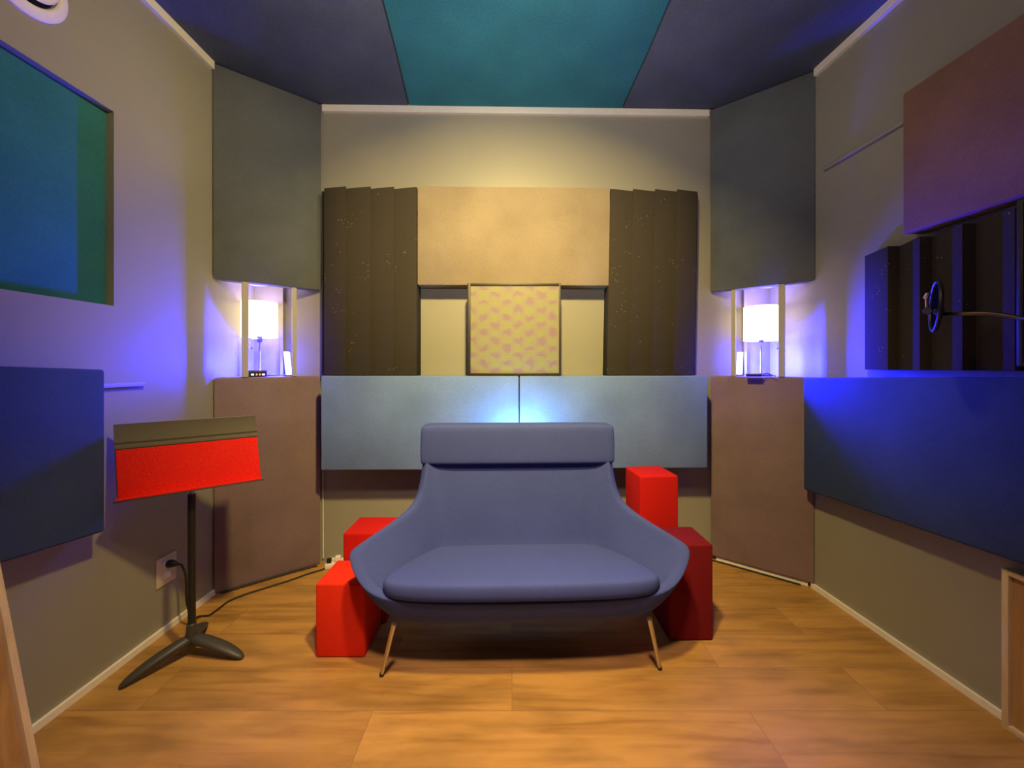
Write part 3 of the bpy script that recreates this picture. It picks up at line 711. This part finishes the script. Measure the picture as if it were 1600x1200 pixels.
# pressed ridges of the desk
prof = [(Ld-.095, 0), (Ld-.088, .006), (Ld-.080, .006), (Ld-.074, 0.0), (Ld-.066, .0045), (Ld-.020, .003), (Ld-.002, .007), (Ld-.002, -.001), (Ld-.095, -.001)]
bm = bmesh.new()
L0 = [bm.verts.new(desk_pt(-HW+.001, v_, w_)) for v_, w_ in prof]; L1 = [bm.verts.new(desk_pt(HW-.001, v_, w_)) for v_, w_ in prof]
for k in range(len(prof)):
    j = (k+1) % len(prof); bm.faces.new((L0[k], L0[j], L1[j], L1[k]))
bm.faces.new(L0); bm.faces.new(L1[::-1])
finish('desk_ridge', bm, M['desk'], ms, angle=20)
finish('ledge', desk_box(-HW-.004, HW+.006, -.004, 0.0, -.003, .052), M['stand'], ms, bevel=0.001)
finish('felt_cover', desk_box(-HW+.003, HW-.002, .0005, Ld*.655, .0005, .006), M['stand_red'], ms, bevel=0.002)
finish('felt_lip', desk_box(-HW+.003, HW-.002, .0005, .008, .0065, .050), M['stand_red'], ms, bevel=0.002)
br_ = tube([MC+Vector((0, 0, .745)), MC+Vector((0, 0, .765))+(desk_pt(-.005, .12, -.03)-MC-Vector((0, 0, .765)))*.5, desk_pt(-.005, .12, -.003)], .009, 12)
finish('tilt_bracket', br_, M['stand'], ms)

# ------------------------------------------------------------------ wooden trays at both edges
def tray(corner_p, u, v, w, W_, H_, depth, label):
    "open shallow tray standing up: u along, v up, w towards the room"
    root = thing('wooden_tray', corner_p, label, 'tray', 'shallow wooden trays')
    Q = lambda a_, b_, c_: Vector(corner_p)+u*a_+v*b_+w*c_
    def bx(a0, a1, b0, b1, c0_, c1):
        return hexa([Q(a0, b0, c1), Q(a1, b0, c1), Q(a1, b1, c1), Q(a0, b1, c1)], [Q(a0, b0, c0_), Q(a1, b0, c0_), Q(a1, b1, c0_), Q(a0, b1, c0_)])
    th = .016
    finish('rim_board', bx(0, th, 0, H_, 0, depth), M['maple'], root, bevel=0.001)
    finish('rim_board', bx(W_-th, W_, 0, H_, 0, depth), M['maple'], root, bevel=0.001)
    finish('rim_board', bx(th, W_-th, 0, th, 0, depth), M['maple'], root, bevel=0.001)
    finish('rim_board', bx(th, W_-th, H_-th, H_, 0, depth), M['maple'], root, bevel=0.001)
    finish('back_board', bx(th, W_-th, th, H_-th, 0, depth*.55), M['ply'], root, smooth=False)
ru = Vector((0.05, -1, 0)).normalized(); rw = Vector((-1, -0.05, 0)).normalized()
tray(Vector((XR(1.195)-0.006, 1.195, 0)), ru, Vector((0, 0, 1)), rw, .46, .492, .032, 'shallow wooden tray standing against right wall under the blue panel')
lean = math.radians(11)
lv = Vector((-math.sin(lean), 0, math.cos(lean))); lw = Vector((math.cos(lean), 0, math.sin(lean)))
tray(Vector((-1.262, 1.005, 0.0)), Vector((0, -1, 0)), lv, lw, .44, .62, .040, 'wooden tray leaning against left wall in the lower left corner')

# ------------------------------------------------------------------ pop filter on a stand
pc = P(1462, 479, 1.15)
pole = Vector((1.235, .86, 0))
pf = thing('pop_filter', (pole.x, pole.y, 0), 'round black pop filter on a bent gooseneck at the right edge', 'pop filter')
axis = Vector((-0.77, 0.64, 0.05)).normalized()
hoop = bmesh.new(); u_, w_ = basis(axis); R_ = .073
rg_ = []
for k in range(40):
    an = 2*math.pi*k/40; rad = u_*math.cos(an)+w_*math.sin(an)
    rg_.append([hoop.verts.new(pc+rad*(R_+.0045*math.cos(2*math.pi*j/8))+axis*.0055*math.sin(2*math.pi*j/8)) for j in range(8)])
for k in range(40):
    for j in range(8): hoop.faces.new((rg_[k][j], rg_[k][(j+1) % 8], rg_[(k+1) % 40][(j+1) % 8], rg_[(k+1) % 40][j]))
finish('hoop', hoop, M['black'], pf)
finish('mesh', lathe([(0, -.003), (R_-.003, -.003), (R_-.003, -.001), (0, -.001)], pc, 40, axis=axis), M['nylon'], pf)
g0 = P(1470, 491, 1.14)
cl = tube([pc-w_*0.0+Vector((-.006, -.012, -.012)), Vector(g0)], .011, 14, radii=[.013, .009])
finish('clamp', cl, M['stand'], pf)
k0 = P(1449, 486, 1.13); finish('knob', lathe([(0, -.010), (.010, -.009), (.011, 0), (.010, .009), (0, .010)], k0, 16, axis=(-.8, -.6, 0)), M['chrome'], pf)
k1 = P(1448, 463, 1.125); finish('thumb_screw', lathe([(0, -.008), (.006, -.007), (.007, 0), (.006, .010), (0, .011)], k1, 14, axis=(0, -.5, .86)), M['chrome'], pf)
finish('screw_shaft', tube([k0, k1], .004, 10), M['steel'], pf)
gp = [g0, P(1500, 490.5, 1.10), P(1545, 490, 1.05), P(1600, 497, .99), Vector((1.285, .92, 1.235)), Vector((1.245, .87, 1.215)), Vector((pole.x, pole.y, 1.205))]
finish('gooseneck', tube(spline(gp, 10), .0058, 12), M['bronze'], pf)
finish('pole', tube([pole+Vector((0, 0, .02)), pole+Vector((0, 0, 1.23))], .010, 16), M['stand'], pf)
finish('base', lathe([(0, 0), (.12, 0), (.12, .012), (.11, .018), (.02, .024), (0, .024)], pole, 40), M['stand'], pf)

# ------------------------------------------------------------------ lights
def area(name, loc, target, size, power, col, spread=180, shape='DISK'):
    L = bpy.data.lights.new(name, 'AREA'); L.shape = shape; L.size = size; L.energy = power; L.color = col; L.spread = math.radians(spread)
    o = bpy.data.objects.new(name, L); COL.objects.link(o); o.location = loc
    o.rotation_euler = (Vector(target)-Vector(loc)).to_track_quat('-Z', 'Y').to_euler(); return o
WARM = (1.0, 0.73, 0.24)
area('ceiling_spot_back', (0.05, 0.66, 2.56), (-0.03, 2.05, 1.00), 0.14, 31, WARM, 99)
area('floor_fill', (0.0, 0.20, 2.56), (0.0, 0.95, 0.0), 0.20, 11, (1.0, 0.66, 0.52), 72)  # added fill out of view, brightens the front floor
area('left_wall_fill', (0.75, 0.75, 2.56), (-1.45, 1.60, 2.02), 0.12, 3.0, WARM, 52)  # added wash, no known fixture, lifts the upper left wall
area('right_wall_fill', (-0.75, 0.75, 2.56), (1.52, 1.60, 2.02), 0.12, 1.0, (1.0, 0.74, 0.5), 60)  # small added fill to raise the upper right wall
area('ceiling_fill', (0.0, -0.3, 1.6), (0.0, 1.4, 2.6), 0.25, 10, (1.0, 0.84, 0.70), 84)  # unseen fill behind the camera, added to brighten the ceiling cloth
area('sofa_back_led', (0.045, 1.935, 0.72), (0.035, 2.06, 0.86), 0.10, 3.0, (0.30, 0.75, 1.0))
def led(loc, target, power):
    L = bpy.data.lights.new('light_bar_led', 'AREA'); L.shape = 'RECTANGLE'; L.size = 0.025; L.size_y = 0.12
    L.energy = power; L.color = (0.010, 0.012, 1.0); L.spread = math.radians(170)
    o = bpy.data.objects.new('light_bar_led', L); COL.objects.link(o); o.location = loc
    o.rotation_euler = (Vector(target)-Vector(loc)).to_track_quat('-Z', 'Y').to_euler()
for bar_ in [o for o in bpy.data.objects if o.name.startswith('light_bar') and o.type == 'EMPTY']:
    p_ = Vector(bar_.location)+Vector((0, 0, 0.072)); s_ = -1 if p_.x < 0 else 1
    led(p_+Vector((0.010*s_, -0.018, 0)), p_+Vector((0.80*s_, -0.60, 0.02)), 40.0 if s_ < 0 else 58.0)
SC.world = bpy.data.worlds.new('dark'); SC.world.use_nodes = True
SC.world.node_tree.nodes['Background'].inputs[0].default_value = (0, 0, 0, 1)

# ------------------------------------------------------------------ camera
cam = bpy.data.cameras.new('camera'); cam.sensor_width = 36; cam.sensor_fit = 'HORIZONTAL'; cam.lens = FPX/1600*36
cam.shift_y = -(600-HOR)/1600; cam.clip_start = 0.02
co = bpy.data.objects.new('camera', cam); COL.objects.link(co); co.location = (0, 0, CAM_H); co.rotation_euler = (math.pi/2, 0, 0)
SC.camera = co
vs = SC.view_settings; vs.view_transform = 'Standard'; vs.look = 'None'; vs.gamma = 1; vs.use_curve_mapping = False; vs.exposure = 0
